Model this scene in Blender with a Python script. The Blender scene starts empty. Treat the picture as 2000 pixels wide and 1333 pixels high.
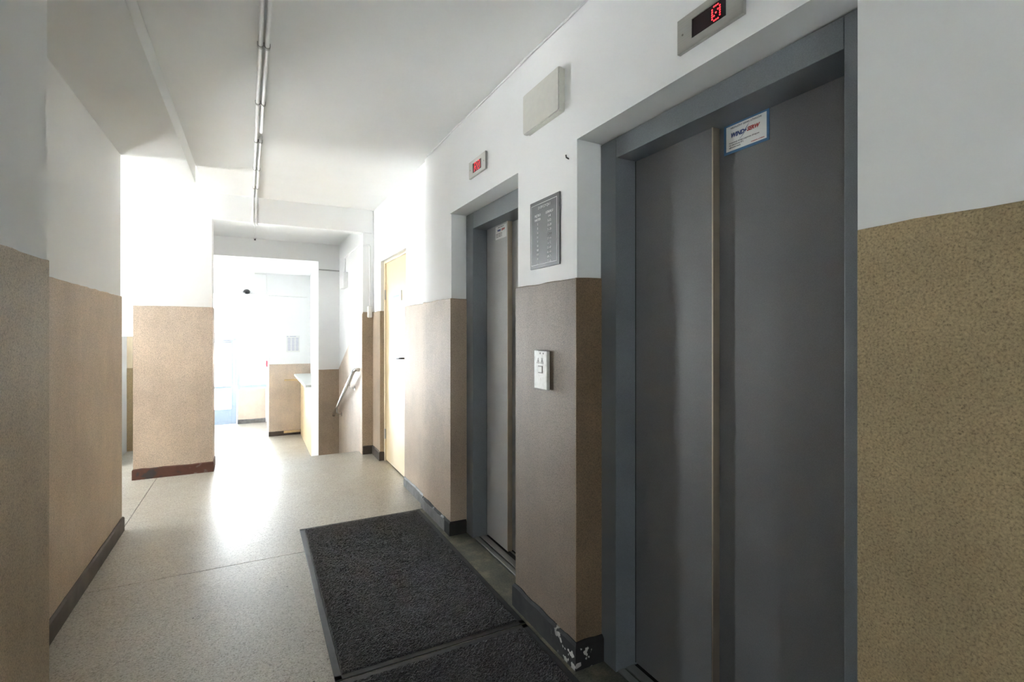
import bpy, bmesh, math, random
from mathutils import Vector, Matrix, noise

random.seed(7)
S = bpy.context.scene
COL = S.collection

# ------------------------------------------------------------------ camera
cam_d = bpy.data.cameras.new('camera')
cam = bpy.data.objects.new('camera', cam_d)
COL.objects.link(cam)
cam.location = (0.0, 0.0, 1.32)
cam.rotation_euler = (math.pi / 2, 0, -math.atan2(505, 969))
cam_d.sensor_width = 36.0
cam_d.lens = 36.0 * 969 / 2000
cam_d.shift_y = -0.00875
cam_d.clip_start = 0.02
cam_d.clip_end = 300
S.camera = cam

# ------------------------------------------------------------------ sky, exposure, light sampling at the windows
W = bpy.data.worlds.new('overcast_sky')
S.world = W
W.use_nodes = True
nt = W.node_tree
nt.nodes.clear()
wo = nt.nodes.new('ShaderNodeOutputWorld')
bg = nt.nodes.new('ShaderNodeBackground')
tc = nt.nodes.new('ShaderNodeTexCoord')
sx = nt.nodes.new('ShaderNodeSeparateXYZ')
rp = nt.nodes.new('ShaderNodeValToRGB')
rp.color_ramp.elements[0].position = 0.0
rp.color_ramp.elements[0].color = (0.93, 0.965, 1.0, 1)
rp.color_ramp.elements[1].position = 1.0
rp.color_ramp.elements[1].color = (0.72, 0.85, 1.0, 1)
nt.links.new(tc.outputs['Generated'], sx.inputs[0])
nt.links.new(sx.outputs['Z'], rp.inputs[0])
nt.links.new(rp.outputs[0], bg.inputs[0])
bg.inputs[1].default_value = 7.0
nt.links.new(bg.outputs[0], wo.inputs[0])

S.view_settings.view_transform = 'Standard'
S.view_settings.look = 'None'
S.view_settings.gamma = 1.0
S.view_settings.use_curve_mapping = False
S.view_settings.exposure = 2.56
S.cycles.max_bounces = 14
S.cycles.diffuse_bounces = 8
S.cycles.glossy_bounces = 4
S.cycles.transparent_max_bounces = 12
S.cycles.sample_clamp_indirect = 40.0
S.cycles.caustics_reflective = False
S.cycles.caustics_refractive = False


sun_d = bpy.data.lights.new('sun', 'SUN')
sun_d.energy = 60.0
sun_d.angle = 0.03
sun_d.color = (1.0, 0.97, 0.93)
sun = bpy.data.objects.new('sun', sun_d)
sun.rotation_euler = Vector((-0.42, 0.28, -0.86)).to_track_quat('-Z', 'Y').to_euler()   # high, from behind the lift side of the house
COL.objects.link(sun)


def portal(name, loc, rot, w, h):
    d = bpy.data.lights.new(name, 'AREA')
    d.shape = 'RECTANGLE'
    d.size, d.size_y = w, h
    d.cycles.is_portal = True
    o = bpy.data.objects.new(name, d)
    o.location = loc
    o.rotation_euler = rot
    COL.objects.link(o)


HP = math.pi / 2
portal('sky_portal', (-4.64, 5.175, 1.15), (0, -HP, 0), 2.1, 0.85)      # left room side window
portal('sky_portal', (-1.42, 8.24, 1.25), (HP, 0, math.pi), 0.76, 2.3)
portal('sky_portal', (-3.7, 8.24, 1.25), (HP, 0, math.pi), 1.4, 2.3)  # left room end window
portal('sky_portal', (-0.66, 13.15, 0.64), (HP, 0, math.pi), 1.9, 2.9)  # entrance door
portal('sky_portal', (-1.65, -3.21, 0.95), (HP, 0, 0), 0.4, 1.5)       # lobby window behind the viewer

# ------------------------------------------------------------------ node helpers / materials


def new_mat(name):
    m = bpy.data.materials.new(name)
    m.use_nodes = True
    n = m.node_tree
    return m, n, n.nodes['Principled BSDF']


def N(n, t, **kw):
    x = n.nodes.new(t)
    for k, v in kw.items():
        setattr(x, k, v)
    return x


def pos_of(n):
    g = N(n, 'ShaderNodeNewGeometry')
    return g.outputs['Position']


def noise_tex(n, vec, scale, detail=3, rough=0.55):
    t = N(n, 'ShaderNodeTexNoise')
    t.inputs['Scale'].default_value = scale
    t.inputs['Detail'].default_value = detail
    t.inputs['Roughness'].default_value = rough
    n.links.new(vec, t.inputs['Vector'])
    return t


def ramp(n, fac, stops, interp='LINEAR'):
    r = N(n, 'ShaderNodeValToRGB')
    cr = r.color_ramp
    cr.interpolation = interp
    while len(cr.elements) < len(stops):
        cr.elements.new(0.5)
    for e, (p, c) in zip(cr.elements, stops):
        e.position = p
        e.color = (c[0], c[1], c[2], 1)
    n.links.new(fac, r.inputs[0])
    return r.outputs[0]


def mix(n, fac, a, b, mode='MIX'):
    x = N(n, 'ShaderNodeMix', data_type='RGBA', blend_type=mode)
    for sock, v in ((x.inputs[0], fac), (x.inputs[6], a), (x.inputs[7], b)):
        if hasattr(v, 'is_linked') or hasattr(v, 'links'):
            n.links.new(v, sock)
        elif isinstance(v, (int, float)):
            sock.default_value = v
        else:
            sock.default_value = (v[0], v[1], v[2], 1)
    return x.outputs[2]


def bump(n, b, h, strength, dist):
    x = N(n, 'ShaderNodeBump')
    x.inputs['Strength'].default_value = strength
    x.inputs['Distance'].default_value = dist
    n.links.new(h, x.inputs['Height'])
    n.links.new(x.outputs[0], b.inputs['Normal'])


def plain(name, c, rough=0.5, metal=0.0, var=0.06, scale=30, spec=0.5, bmp=0.0):
    m, n, b = new_mat(name)
    p = pos_of(n)
    t = noise_tex(n, p, scale)
    lo = [max(0, v * (1 - var)) for v in c]
    hi = [min(1, v * (1 + var)) for v in c]
    n.links.new(ramp(n, t.outputs['Fac'], [(0.3, lo), (0.7, hi)]), b.inputs['Base Color'])
    b.inputs['Roughness'].default_value = rough
    b.inputs['Metallic'].default_value = metal
    b.inputs['Specular IOR Level'].default_value = spec
    if bmp:
        bump(n, b, t.outputs['Fac'], bmp, 0.002)
    return m


def plaster(name, c):
    m, n, b = new_mat(name)
    p = pos_of(n)
    big = noise_tex(n, p, 1.6, 4)
    fine = noise_tex(n, p, 90, 3)
    col = ramp(n, big.outputs['Fac'], [(0.3, [v * 0.955 for v in c]), (0.7, c)])
    n.links.new(col, b.inputs['Base Color'])
    b.inputs['Roughness'].default_value = 0.75
    b.inputs['Specular IOR Level'].default_value = 0.3
    h = mix(n, 0.75, fine.outputs['Fac'], noise_tex(n, p, 6, 2).outputs['Fac'])
    bump(n, b, h, 0.25, 0.006)
    return m


def dado_mat(name, c):
    """scratched terrazzo render: tan matrix with dark and light grains"""
    m, n, b = new_mat(name)
    p = pos_of(n)
    warp = noise_tex(n, p, 140, 2)
    v1 = N(n, 'ShaderNodeTexVoronoi')
    v1.inputs['Scale'].default_value = 300
    n.links.new(p, v1.inputs['Vector'])
    sep = N(n, 'ShaderNodeSeparateColor')
    n.links.new(v1.outputs['Color'], sep.inputs[0])
    grains = ramp(n, sep.outputs[0], [(0.0, [v * 0.36 for v in c]), (0.1, [v * 0.62 for v in c]), (0.22, [v * 0.95 for v in c]),
                                      (0.8, c), (0.95, [min(1, v * 1.3) for v in c])])
    fine = noise_tex(n, p, 230, 3, 0.7)
    col = mix(n, 0.62, grains, ramp(n, fine.outputs['Fac'], [(0.36, [v * 0.45 for v in c]), (0.5, [v * 0.98 for v in c]), (0.66, [v * 1.2 for v in c])]))
    big = noise_tex(n, p, 2.2, 5, 0.6)
    mp = N(n, 'ShaderNodeMapping')
    mp.inputs['Scale'].default_value = (14, 14, 1.2)
    n.links.new(p, mp.inputs[0])
    streak = noise_tex(n, mp.outputs[0], 1.0, 4, 0.6)
    col = mix(n, 1.0, col, ramp(n, big.outputs['Fac'], [(0.3, (0.82, 0.82, 0.82)), (0.65, (1.06, 1.05, 1.04))]), 'MULTIPLY')
    col = mix(n, 1.0, col, ramp(n, streak.outputs['Fac'], [(0.3, (0.955, 0.955, 0.96)), (0.6, (1.015, 1.015, 1.015))]), 'MULTIPLY')
    n.links.new(col, b.inputs['Base Color'])
    b.inputs['Roughness'].default_value = 0.55
    b.inputs['Specular IOR Level'].default_value = 0.4
    bump(n, b, mix(n, 0.5, sep.outputs[0], fine.outputs['Fac']), 0.5, 0.0025)
    return m


def floor_mat(name):
    m, n, b = new_mat(name)
    p = pos_of(n)
    v1 = N(n, 'ShaderNodeTexVoronoi')
    v1.inputs['Scale'].default_value = 190
    n.links.new(p, v1.inputs['Vector'])
    sep = N(n, 'ShaderNodeSeparateColor')
    n.links.new(v1.outputs['Color'], sep.inputs[0])
    c = (0.42, 0.395, 0.345)
    gr = ramp(n, sep.outputs[0], [(0.0, (0.13, 0.11, 0.09)), (0.12, (0.24, 0.21, 0.17)), (0.28, c), (0.75, (0.47, 0.445, 0.40)),
                                  (0.95, (0.62, 0.60, 0.55))])
    v2 = N(n, 'ShaderNodeTexVoronoi')
    v2.inputs['Scale'].default_value = 480
    n.links.new(p, v2.inputs['Vector'])
    s2 = N(n, 'ShaderNodeSeparateColor')
    n.links.new(v2.outputs['Color'], s2.inputs[0])
    g2 = ramp(n, s2.outputs[1], [(0.0, (0.26, 0.235, 0.2)), (0.3, c), (0.9, (0.55, 0.53, 0.48))])
    col = mix(n, 0.45, gr, g2)
    big = noise_tex(n, p, 1.5, 5, 0.6)
    col = mix(n, 1.0, col, ramp(n, big.outputs['Fac'], [(0.3, (0.9, 0.87, 0.83)), (0.66, (1.04, 1.04, 1.03))]), 'MULTIPLY')
    # sparse black specks of dirt
    v3 = N(n, 'ShaderNodeTexVoronoi')
    v3.inputs['Scale'].default_value = 5.5
    n.links.new(p, v3.inputs['Vector'])
    spk = ramp(n, v3.outputs['Distance'], [(0.025, (0.2, 0.19, 0.18)), (0.035, (1, 1, 1))])
    col = mix(n, 1.0, col, spk, 'MULTIPLY')
    n.links.new(col, b.inputs['Base Color'])
    r = N(n, 'ShaderNodeMapRange')
    n.links.new(noise_tex(n, p, 5, 5, 0.65).outputs['Fac'], r.inputs[0])
    r.inputs[1].default_value = 0.3
    r.inputs[2].default_value = 0.7
    r.inputs[3].default_value = 0.30
    r.inputs[4].default_value = 0.42
    n.links.new(r.outputs[0], b.inputs['Roughness'])
    b.inputs['Specular IOR Level'].default_value = 0.5
    bump(n, b, noise_tex(n, p, 9, 1).outputs['Fac'], 0.06, 0.004)
    return m


def patchy(name, stops, scale, rough=0.55, chips=None):
    """worn skirting: patches of paint, optional white chips round one point"""
    m, n, b = new_mat(name)
    p = pos_of(n)
    t = noise_tex(n, p, scale, 4, 0.6)
    col = ramp(n, t.outputs['Fac'], stops)
    if chips:
        pt, rad = chips
        d = N(n, 'ShaderNodeVectorMath', operation='DISTANCE')
        n.links.new(p, d.inputs[0])
        d.inputs[1].default_value = pt
        near = ramp(n, d.outputs['Value'], [(rad * 0.4, (1, 1, 1)), (rad, (0, 0, 0))])
        t2 = noise_tex(n, p, 24, 2, 0.5)
        ch = ramp(n, t2.outputs['Fac'], [(0.58, (0, 0, 0)), (0.6, (1, 1, 1))])
        col = mix(n, mix(n, 1.0, near, ch, 'MULTIPLY'), col, (0.62, 0.6, 0.56))
    n.links.new(col, b.inputs['Base Color'])
    b.inputs['Roughness'].default_value = rough
    bump(n, b, t.outputs['Fac'], 0.3, 0.004)
    return m


def metal_paint(name, c, rough):
    m, n, b = new_mat(name)
    p = pos_of(n)
    f = noise_tex(n, p, 420, 2, 0.6)
    big = noise_tex(n, p, 2.5, 4)
    col = mix(n, 1.0, ramp(n, f.outputs['Fac'], [(0.3, [v * 0.86 for v in c]), (0.7, [v * 1.12 for v in c])]),
              ramp(n, big.outputs['Fac'], [(0.3, (0.92, 0.92, 0.92)), (0.7, (1.05, 1.05, 1.05))]), 'MULTIPLY')
    n.links.new(col, b.inputs['Base Color'])
    b.inputs['Roughness'].default_value = rough
    b.inputs['Metallic'].default_value = 0.0
    bump(n, b, f.outputs['Fac'], 0.12, 0.0006)
    return m


def brushed(name, c, rough, axis=2):
    m, n, b = new_mat(name)
    p = pos_of(n)
    mp = N(n, 'ShaderNodeMapping')
    sc = [900, 900, 900]
    sc[axis] = 6
    mp.inputs['Scale'].default_value = sc
    n.links.new(p, mp.inputs[0])
    t = noise_tex(n, mp.outputs[0], 1.0, 2)
    n.links.new(ramp(n, t.outputs['Fac'], [(0.3, [v * 0.88 for v in c]), (0.7, c)]), b.inputs['Base Color'])
    b.inputs['Metallic'].default_value = 0.85
    b.inputs['Roughness'].default_value = rough
    return m


def carpet(name):
    m, n, b = new_mat(name)
    p = pos_of(n)
    w = N(n, 'ShaderNodeTexNoise')
    w.inputs['Scale'].default_value = 330
    w.inputs['Detail'].default_value = 2
    n.links.new(p, w.inputs['Vector'])
    big = noise_tex(n, p, 7, 4, 0.6)
    col = ramp(n, w.outputs['Fac'], [(0.35, (0.012, 0.012, 0.013)), (0.5, (0.035, 0.035, 0.037)), (0.68, (0.1, 0.1, 0.102))])
    col = mix(n, 1.0, col, ramp(n, big.outputs['Fac'], [(0.3, (0.75, 0.75, 0.75)), (0.7, (1.2, 1.2, 1.2))]), 'MULTIPLY')
    n.links.new(col, b.inputs['Base Color'])
    b.inputs['Roughness'].default_value = 0.95
    b.inputs['Specular IOR Level'].default_value = 0.15
    b.inputs['Sheen Weight'].default_value = 0.25
    b.inputs['Sheen Roughness'].default_value = 0.5
    return m


def glass_mat(name):
    m, n, b = new_mat(name)
    n.nodes.remove(b)
    tr = N(n, 'ShaderNodeBsdfTransparent')
    tr.inputs[0].default_value = (0.95, 0.97, 0.97, 1)
    gl = N(n, 'ShaderNodeBsdfGlossy')
    gl.inputs['Roughness'].default_value = 0.03
    fr = N(n, 'ShaderNodeFresnel')
    fr.inputs[0].default_value = 1.5
    ms = N(n, 'ShaderNodeMixShader')
    n.links.new(fr.outputs[0], ms.inputs[0])
    n.links.new(tr.outputs[0], ms.inputs[1])
    n.links.new(gl.outputs[0], ms.inputs[2])
    n.links.new(ms.outputs[0], n.nodes['Material Output'].inputs[0])
    return m


def emit(name, c, s):
    m, n, b = new_mat(name)
    b.inputs['Base Color'].default_value = (c[0] * 0.3, c[1] * 0.3, c[2] * 0.3, 1)
    b.inputs['Emission Color'].default_value = (*c, 1)
    b.inputs['Emission Strength'].default_value = s
    return m


def grimy_floor(name):
    m, n, b = new_mat(name)
    p = pos_of(n)
    t = noise_tex(n, p, 7, 5, 0.65)
    f = noise_tex(n, p, 120, 3)
    col = ramp(n, t.outputs['Fac'], [(0.32, (0.09, 0.088, 0.075)), (0.5, (0.14, 0.135, 0.105)), (0.62, (0.26, 0.24, 0.17))])
    col = mix(n, 0.25, col, ramp(n, f.outputs['Fac'], [(0.35, (0.05, 0.05, 0.045)), (0.65, (0.28, 0.27, 0.22))]))
    n.links.new(col, b.inputs['Base Color'])
    b.inputs['Roughness'].default_value = 0.5
    bump(n, b, f.outputs['Fac'], 0.2, 0.002)
    return m


M = {}
M['white'] = plaster('white_plaster', (0.855, 0.86, 0.865))
M['ceil'] = plaster('ceiling_plaster', (0.855, 0.86, 0.86))
M['dado'] = dado_mat('tan_render', (0.44, 0.34, 0.195))
M['dado_rose'] = dado_mat('rosy_tan_render', (0.50, 0.395, 0.30))
M['dado_hazed'] = dado_mat('hazed_rosy_render', (0.66, 0.545, 0.445))  # rosy render lightened, glare and haze of the far end put into the colour
M['dado_left'] = dado_mat('left_wall_render', (0.60, 0.46, 0.335))
M['dado_near'] = dado_mat('near_wall_render', (0.50, 0.39, 0.265))
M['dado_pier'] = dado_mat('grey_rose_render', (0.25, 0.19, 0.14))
M['dado_shaded'] = dado_mat('shaded_reveal_render', (0.25, 0.17, 0.10))  # darker copy of the render: shade of the lift reveal put into the colour
M['floor'] = floor_mat('terrazzo')
M['joint'] = plain('joint_filler', (0.10, 0.085, 0.07), 0.8)
M['skirt_brown'] = patchy('brown_skirting', [(0.35, (0.055, 0.040, 0.033)), (0.7, (0.10, 0.078, 0.066))], 8)
M['skirt_black'] = patchy('black_skirting', [(0.35, (0.011, 0.0105, 0.0105)), (0.7, (0.026, 0.024, 0.022))], 9, 0.8,
                          chips=((1.11, 1.62, 0.10), 0.16))
M['skirt_grey'] = patchy('grey_skirting', [(0.32, (0.11, 0.105, 0.105)), (0.5, (0.17, 0.165, 0.165)), (0.75, (0.24, 0.23, 0.225))], 11)
M['skirt_red'] = patchy('worn_red_skirting', [(0.40, (0.05, 0.042, 0.045)), (0.45, (0.10, 0.042, 0.03)), (0.58, (0.13, 0.052, 0.036)),
                                              (0.64, (0.24, 0.215, 0.2))], 5.5)
M['steel'] = metal_paint('grey_lift_paint', (0.18, 0.196, 0.215), 0.42)
M['steel_panel'] = metal_paint('grey_panel_paint', (0.165, 0.165, 0.17), 0.4)
M['steel_light'] = metal_paint('light_grey_panel_paint', (0.44, 0.44, 0.445), 0.32)
M['edge'] = brushed('door_edge_metal', (0.50, 0.42, 0.33), 0.45)
M['alu'] = brushed('sill_aluminium', (0.45, 0.45, 0.44), 0.4, 1)
M['chrome'] = brushed('rail_steel', (0.85, 0.85, 0.85), 0.2, 1)
M['plate'] = brushed('plate_steel', (0.55, 0.54, 0.51), 0.45, 1)
M['black'] = plain('black_gap', (0.012, 0.012, 0.012), 0.6)
M['screen'] = plain('dark_red_window', (0.02, 0.006, 0.008), 0.15)
M['led'] = emit('red_led', (1.0, 0.045, 0.06), 0.28)
M['paper'] = plain('paper', (0.74, 0.74, 0.73), 0.6, var=0.02)
M['tape'] = plain('blue_tape', (0.06, 0.16, 0.32), 0.4)
M['ink'] = plain('ink', (0.12, 0.12, 0.13), 0.7)
M['ink_blue'] = plain('blue_print', (0.05, 0.08, 0.26), 0.6)
M['ink_red'] = plain('red_print', (0.42, 0.05, 0.05), 0.6)
M['ink_pale'] = plain('pale_print', (0.50, 0.50, 0.60), 0.7)
M['board'] = plain('grey_board', (0.135, 0.135, 0.145), 0.28, var=0.08, scale=8)
M['print'] = plain('white_print', (0.72, 0.72, 0.73), 0.5, var=0.02)
M['ivory'] = plain('ivory_plastic', (0.64, 0.63, 0.58), 0.4, var=0.03)
M['pvc'] = plain('white_pvc', (0.78, 0.78, 0.78), 0.35, var=0.02)
M['clip'] = plain('grey_clip', (0.42, 0.42, 0.42), 0.45)
M['worn_plate'] = patchy('worn_call_plate', [(0.25, (0.42, 0.40, 0.36)), (0.42, (0.60, 0.59, 0.55)), (0.7, (0.68, 0.67, 0.64))], 35, 0.45)
M['mark'] = plain('scratched_mark', (0.2, 0.19, 0.17), 0.6)
M['rubber'] = plain('mat_rubber', (0.035, 0.036, 0.038), 0.5, var=0.15)
M['carpet'] = carpet('charcoal_pile')
M['grime'] = grimy_floor('worn_threshold')
M['yellow'] = plain('cream_gloss_paint', (0.78, 0.62, 0.38), 0.28, var=0.03, scale=4)
M['yellow_frame'] = plain('cream_frame_paint', (0.74, 0.64, 0.48), 0.4, var=0.03)
M['blueframe'] = plain('pale_blue_frame', (0.34, 0.42, 0.52), 0.4, var=0.03)
M['wood'] = plain('pale_wood', (0.66, 0.50, 0.28), 0.5, var=0.1, scale=12)
M['top'] = plain('grey_laminate', (0.50, 0.50, 0.48), 0.4, var=0.03)
M['dark'] = plain('dark_plastic', (0.05, 0.05, 0.055), 0.3)
M['red'] = plain('red_plastic', (0.65, 0.04, 0.07), 0.4)
M['glass'] = glass_mat('window_glass')
M['ground'] = plain('pale_paving', (0.62, 0.62, 0.61), 0.8, var=0.08, scale=2)

# ------------------------------------------------------------------ mesh helpers


def link(name, bm, mat, parent=None, smooth=False, kind=None):
    me = bpy.data.meshes.new(name)
    bmesh.ops.recalc_face_normals(bm, faces=bm.faces[:])
    bm.to_mesh(me)
    bm.free()
    for m in (mat if isinstance(mat, (list, tuple)) else [mat]):
        me.materials.append(m)
    if smooth:
        for p in me.polygons:
            p.use_smooth = True
    o = bpy.data.objects.new(name, me)
    COL.objects.link(o)
    if parent:
        o.parent = parent
        o.matrix_parent_inverse = parent.matrix_world.inverted()
    if kind:
        o['kind'] = kind
    return o


def box(bm, a, b, bev=0.0, seg=2):
    t = bmesh.new()
    bmesh.ops.create_cube(t, size=1.0)
    c = [(a[i] + b[i]) / 2 for i in range(3)]
    s = [abs(b[i] - a[i]) for i in range(3)]
    for v in t.verts:
        v.co = Vector((c[0] + v.co.x * s[0], c[1] + v.co.y * s[1], c[2] + v.co.z * s[2]))
    if bev:
        bmesh.ops.bevel(t, geom=t.edges[:], offset=bev, segments=seg, affect='EDGES', profile=0.5)
    me = bpy.data.meshes.new('tmp')
    t.to_mesh(me)
    t.free()
    bm.from_mesh(me)
    bpy.data.meshes.remove(me)


def B(*boxes, bev=0.0, seg=2):
    bm = bmesh.new()
    for a, b in boxes:
        box(bm, a, b, bev, seg)
    return bm


def tube(bm, pts, r, n=12):
    pts = [Vector(p) for p in pts]
    rings = []
    up = None
    for i, p in enumerate(pts):
        d = (pts[min(i + 1, len(pts) - 1)] - pts[max(i - 1, 0)]).normalized()
        if up is None:
            up = Vector((0, 0, 1)) if abs(d.z) < 0.9 else Vector((1, 0, 0))
        u = d.cross(up)
        if u.length < 1e-4:
            u = d.orthogonal()
        u.normalize()
        w = u.cross(d).normalized()
        up = w
        rings.append([bm.verts.new(p + r * (math.cos(2 * math.pi * k / n) * u + math.sin(2 * math.pi * k / n) * w)) for k in range(n)])
    for a, b in zip(rings, rings[1:]):
        for k in range(n):
            bm.faces.new((a[k], a[(k + 1) % n], b[(k + 1) % n], b[k]))
    bm.faces.new(rings[0][::-1])
    bm.faces.new(rings[-1])


def arc_pts(c, r, a0, a1, ux, uy, n=8):
    c, ux, uy = Vector(c), Vector(ux), Vector(uy)
    return [c + r * (math.cos(a0 + (a1 - a0) * k / n) * ux + math.sin(a0 + (a1 - a0) * k / n) * uy) for k in range(n + 1)]


def prism(bm, pts, d):
    """closed outline pts (3-D) extruded by vector d"""
    d = Vector(d)
    a = [bm.verts.new(Vector(p)) for p in pts]
    b = [bm.verts.new(Vector(p) + d) for p in pts]
    bm.faces.new(a)
    bm.faces.new(b[::-1])
    k = len(pts)
    for i in range(k):
        bm.faces.new((a[i], b[i], b[(i + 1) % k], a[(i + 1) % k]))


def strip(poly, z0, ztop, off, side, jit=0.003, step=0.05, fjit=0.0008, seed=0):
    """a layer of render or a skirting board standing `off` proud of the wall whose plan line is poly"""
    pts = [Vector((p[0], p[1])) for p in poly]
    ns = []
    for a, b in zip(pts, pts[1:]):
        d = (b - a).normalized()
        ns.append(Vector((d.y, -d.x)) * side)
    mit = []
    for i in range(len(pts)):
        if i == 0:
            mit.append(ns[0])
        elif i == len(pts) - 1:
            mit.append(ns[-1])
        else:
            m = ns[i - 1] + ns[i]
            mit.append(m / max(0.2, m.dot(ns[i])))
    samp = []
    for i, (a, b) in enumerate(zip(pts, pts[1:])):
        k = max(1, int((b - a).length / step))
        for j in range(k + (1 if i == len(pts) - 2 else 0)):
            f = j / k
            samp.append((a.lerp(b, f), mit[i].lerp(mit[i + 1], f) if 0 < j < k else (mit[i] if j == 0 else mit[i + 1]),
                         ns[i] if 0 < j < k else None))
    bm = bmesh.new()
    rows = []
    for p, m, nn in samp:
        nz = noise.noise(Vector((p.x * 9 + seed, p.y * 9, 3.1))) + 0.6 * noise.noise(Vector((p.x * 31 + seed, p.y * 31, 7.7)))
        zt = (ztop(p.x, p.y) if callable(ztop) else ztop) + jit * nz
        zb = z0(p.x, p.y) if callable(z0) else z0
        o = (nn if nn is not None else m) * (off + fjit * noise.noise(Vector((p.x * 20, p.y * 20, seed))))
        q = p + o
        r = off * 0.5
        qt = p + o * 0.6
        rows.append([bm.verts.new((p.x, p.y, zb)), bm.verts.new((q.x, q.y, zb)), bm.verts.new((q.x, q.y, zt - r)),
                     bm.verts.new((qt.x, qt.y, zt)), bm.verts.new((p.x, p.y, zt))])
    for a, b in zip(rows, rows[1:]):
        for k in range(4):
            bm.faces.new((a[k], a[k + 1], b[k + 1], b[k]))
        bm.faces.new((a[4], a[0], b[0], b[4]))
    bm.faces.new(rows[0])
    bm.faces.new(rows[-1][::-1])
    return bm


def thing(name, label, cat, loc=(0, 0, 0), group=None):
    o = bpy.data.objects.new(name, None)
    o.empty_display_size = 0.05
    o.location = loc
    COL.objects.link(o)
    bpy.context.view_layer.update()
    o['label'] = label
    o['category'] = cat
    if group:
        o['group'] = group
    return o


def tag(o, label, cat, group=None):
    o['label'] = label
    o['category'] = cat
    if group:
        o['group'] = group
    return o


AX = {'-x': Matrix(((0, 0, -1), (-1, 0, 0), (0, 1, 0))),     # columns: right, up, out
      '-y': Matrix(((1, 0, 0), (0, 0, -1), (0, 1, 0)))}


def text(name, body, size, centre, face, mat, parent, align='CENTER', sx=1.0, depth=0.0003, shear=0.0, bold=0.0):
    cu = bpy.data.curves.new('tmp_text', 'FONT')
    cu.body = body
    cu.size = size
    cu.align_x = align
    cu.align_y = 'CENTER'
    cu.extrude = depth
    cu.resolution_u = 2
    cu.shear = shear
    cu.offset = bold
    ob = bpy.data.objects.new('tmp_text', cu)
    COL.objects.link(ob)
    dg = bpy.context.evaluated_depsgraph_get()
    me = bpy.data.meshes.new_from_object(ob.evaluated_get(dg))
    bpy.data.objects.remove(ob)
    me.name = name
    me.materials.clear()
    me.materials.append(mat)
    mm = AX[face].to_4x4()
    mm.translation = Vector(centre)
    me.transform(mm @ Matrix.Diagonal((sx, 1, 1, 1)))
    o = bpy.data.objects.new(name, me)
    COL.objects.link(o)
    if parent:
        o.parent = parent
        o.matrix_parent_inverse = parent.matrix_world.inverted()
    return o


GLYPH = {'0': ['.xxx.', 'x...x', 'x..xx', 'x.x.x', 'xx..x', 'x...x', '.xxx.'],
         'R': ['xxxx.', 'x...x', 'x...x', 'xxxx.', 'x.x..', 'x..x.', 'x...x']}

# ------------------------------------------------------------------ ceiling heights of the corridor
XR, XR3 = 1.13, 1.142       # plaster faces of the right wall
YA0, YA1 = 0.591, 1.614     # near lift opening
YB0, YB1 = 2.104, 3.045     # far lift opening
ZO = 2.08


def zc(y):
    return 2.58 + 0.0105 * y


# ================================================================== SETTING
# outside ground
link('ground', B(((-40, -30, -1.15), (30, 60, -0.95))), M['ground'], kind='structure')

# ---- floors
fl = link('floor', B(((-2.8, -3.2, -0.25), (1.7, 5.63, -0.006)), ((-4.6, 3.2, -0.25), (-2.8, 8.3, -0.006)), ((-2.8, 5.63, -0.25), (-0.62, 8.3, -0.006))), M['joint'], kind='structure')


def panel(a, b):
    return link('floor_panel', B(((a[0], a[1], -0.05), (b[0], b[1], 0.0)), bev=0.0012, seg=1), M['floor'], fl)


J = 0.0021
panel((-2.8, -3.2), (1.245, 3.22 - J))
panel((-0.775 + J, 3.22 + J), (1.245, 5.66))
panel((-4.6, 3.22 + J), (-0.775 - J, 5.655 - J))
panel((-4.6, 5.655 + J), (-0.62, 8.3))
link('floor_lower', B(((-1.7, 5.5, -1.0), (1.5, 13.3, -0.8))), M['floor'], kind='structure')
st = link('stairs', B(((-0.62, 5.6, -0.85), (1.045, 5.64, -0.17))), M['floor'], kind='structure')
for i in range(4):
    z = -0.16 * (i + 1)
    y0 = 5.64 + 0.32 * i
    link('step', B(((-0.62, y0, z - 0.3 if i < 3 else -0.8), (1.045, y0 + 0.34, z)), bev=0.006), M['floor'], st)

# worn thresholds in front of the two lifts
link('trim_1', B(((1.246, YA0, -0.1), (1.30, YA1, 0.001))), M['grime'], kind='structure')
link('trim_2', B(((1.06, YB0, -0.1), (1.25, YB1, 0.0012))), M['grime'], kind='structure')
link('trim_3', B(((1.06, YA0, -0.1), (1.244, YA1, 0.0012))), M['grime'], kind='structure')
link('trim_4', B(((1.06, YA1, -0.1), (1.14, YB0, 0.0012)), ((1.075, YB1, -0.1), (1.145, 3.6, 0.0012))), M['grime'], kind='structure')

# ---- ceilings
bm = bmesh.new()
x0, x1, y0, y1 = -0.402, 1.7, -3.2, 5.5
vs = [bm.verts.new(v) for v in ((x0, y0, zc(y0)), (x1, y0, zc(y0)), (x1, y1, zc(y1)), (x0, y1, zc(y1)),
                                (x0, y0, 3.05), (x1, y0, 3.05), (x1, y1, 3.05), (x0, y1, 3.05))]
for f in ((3, 2, 1, 0), (4, 5, 6, 7), (0, 1, 5, 4), (1, 2, 6, 5), (2, 3, 7, 6), (3, 0, 4, 7)):
    bm.faces.new([vs[i] for i in f])
link('ceiling', bm, M['ceil'], kind='structure')
link('ceiling_dropped', B(((-0.95, -0.1, 2.49), (-0.403, 4.6, 3.05))), M['ceil'], kind='structure')
link('ceiling_left', B(((-4.8, 3.9, 3.0), (-0.403, 8.4, 3.1))), M['ceil'], kind='structure')
link('ceiling_lobby', B(((-2.7, -3.3, 2.56), (-0.403, -0.1, 3.05))), M['ceil'], kind='structure')
link('ceiling_stair', B(((-0.95, 5.58, 2.51), (1.5, 7.2, 2.7))), M['ceil'], kind='structure')
link('ceiling_entrance', B(((-1.8, 8.0, 2.505), (1.5, 13.3, 2.7))), M['ceil'], kind='structure')

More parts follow.
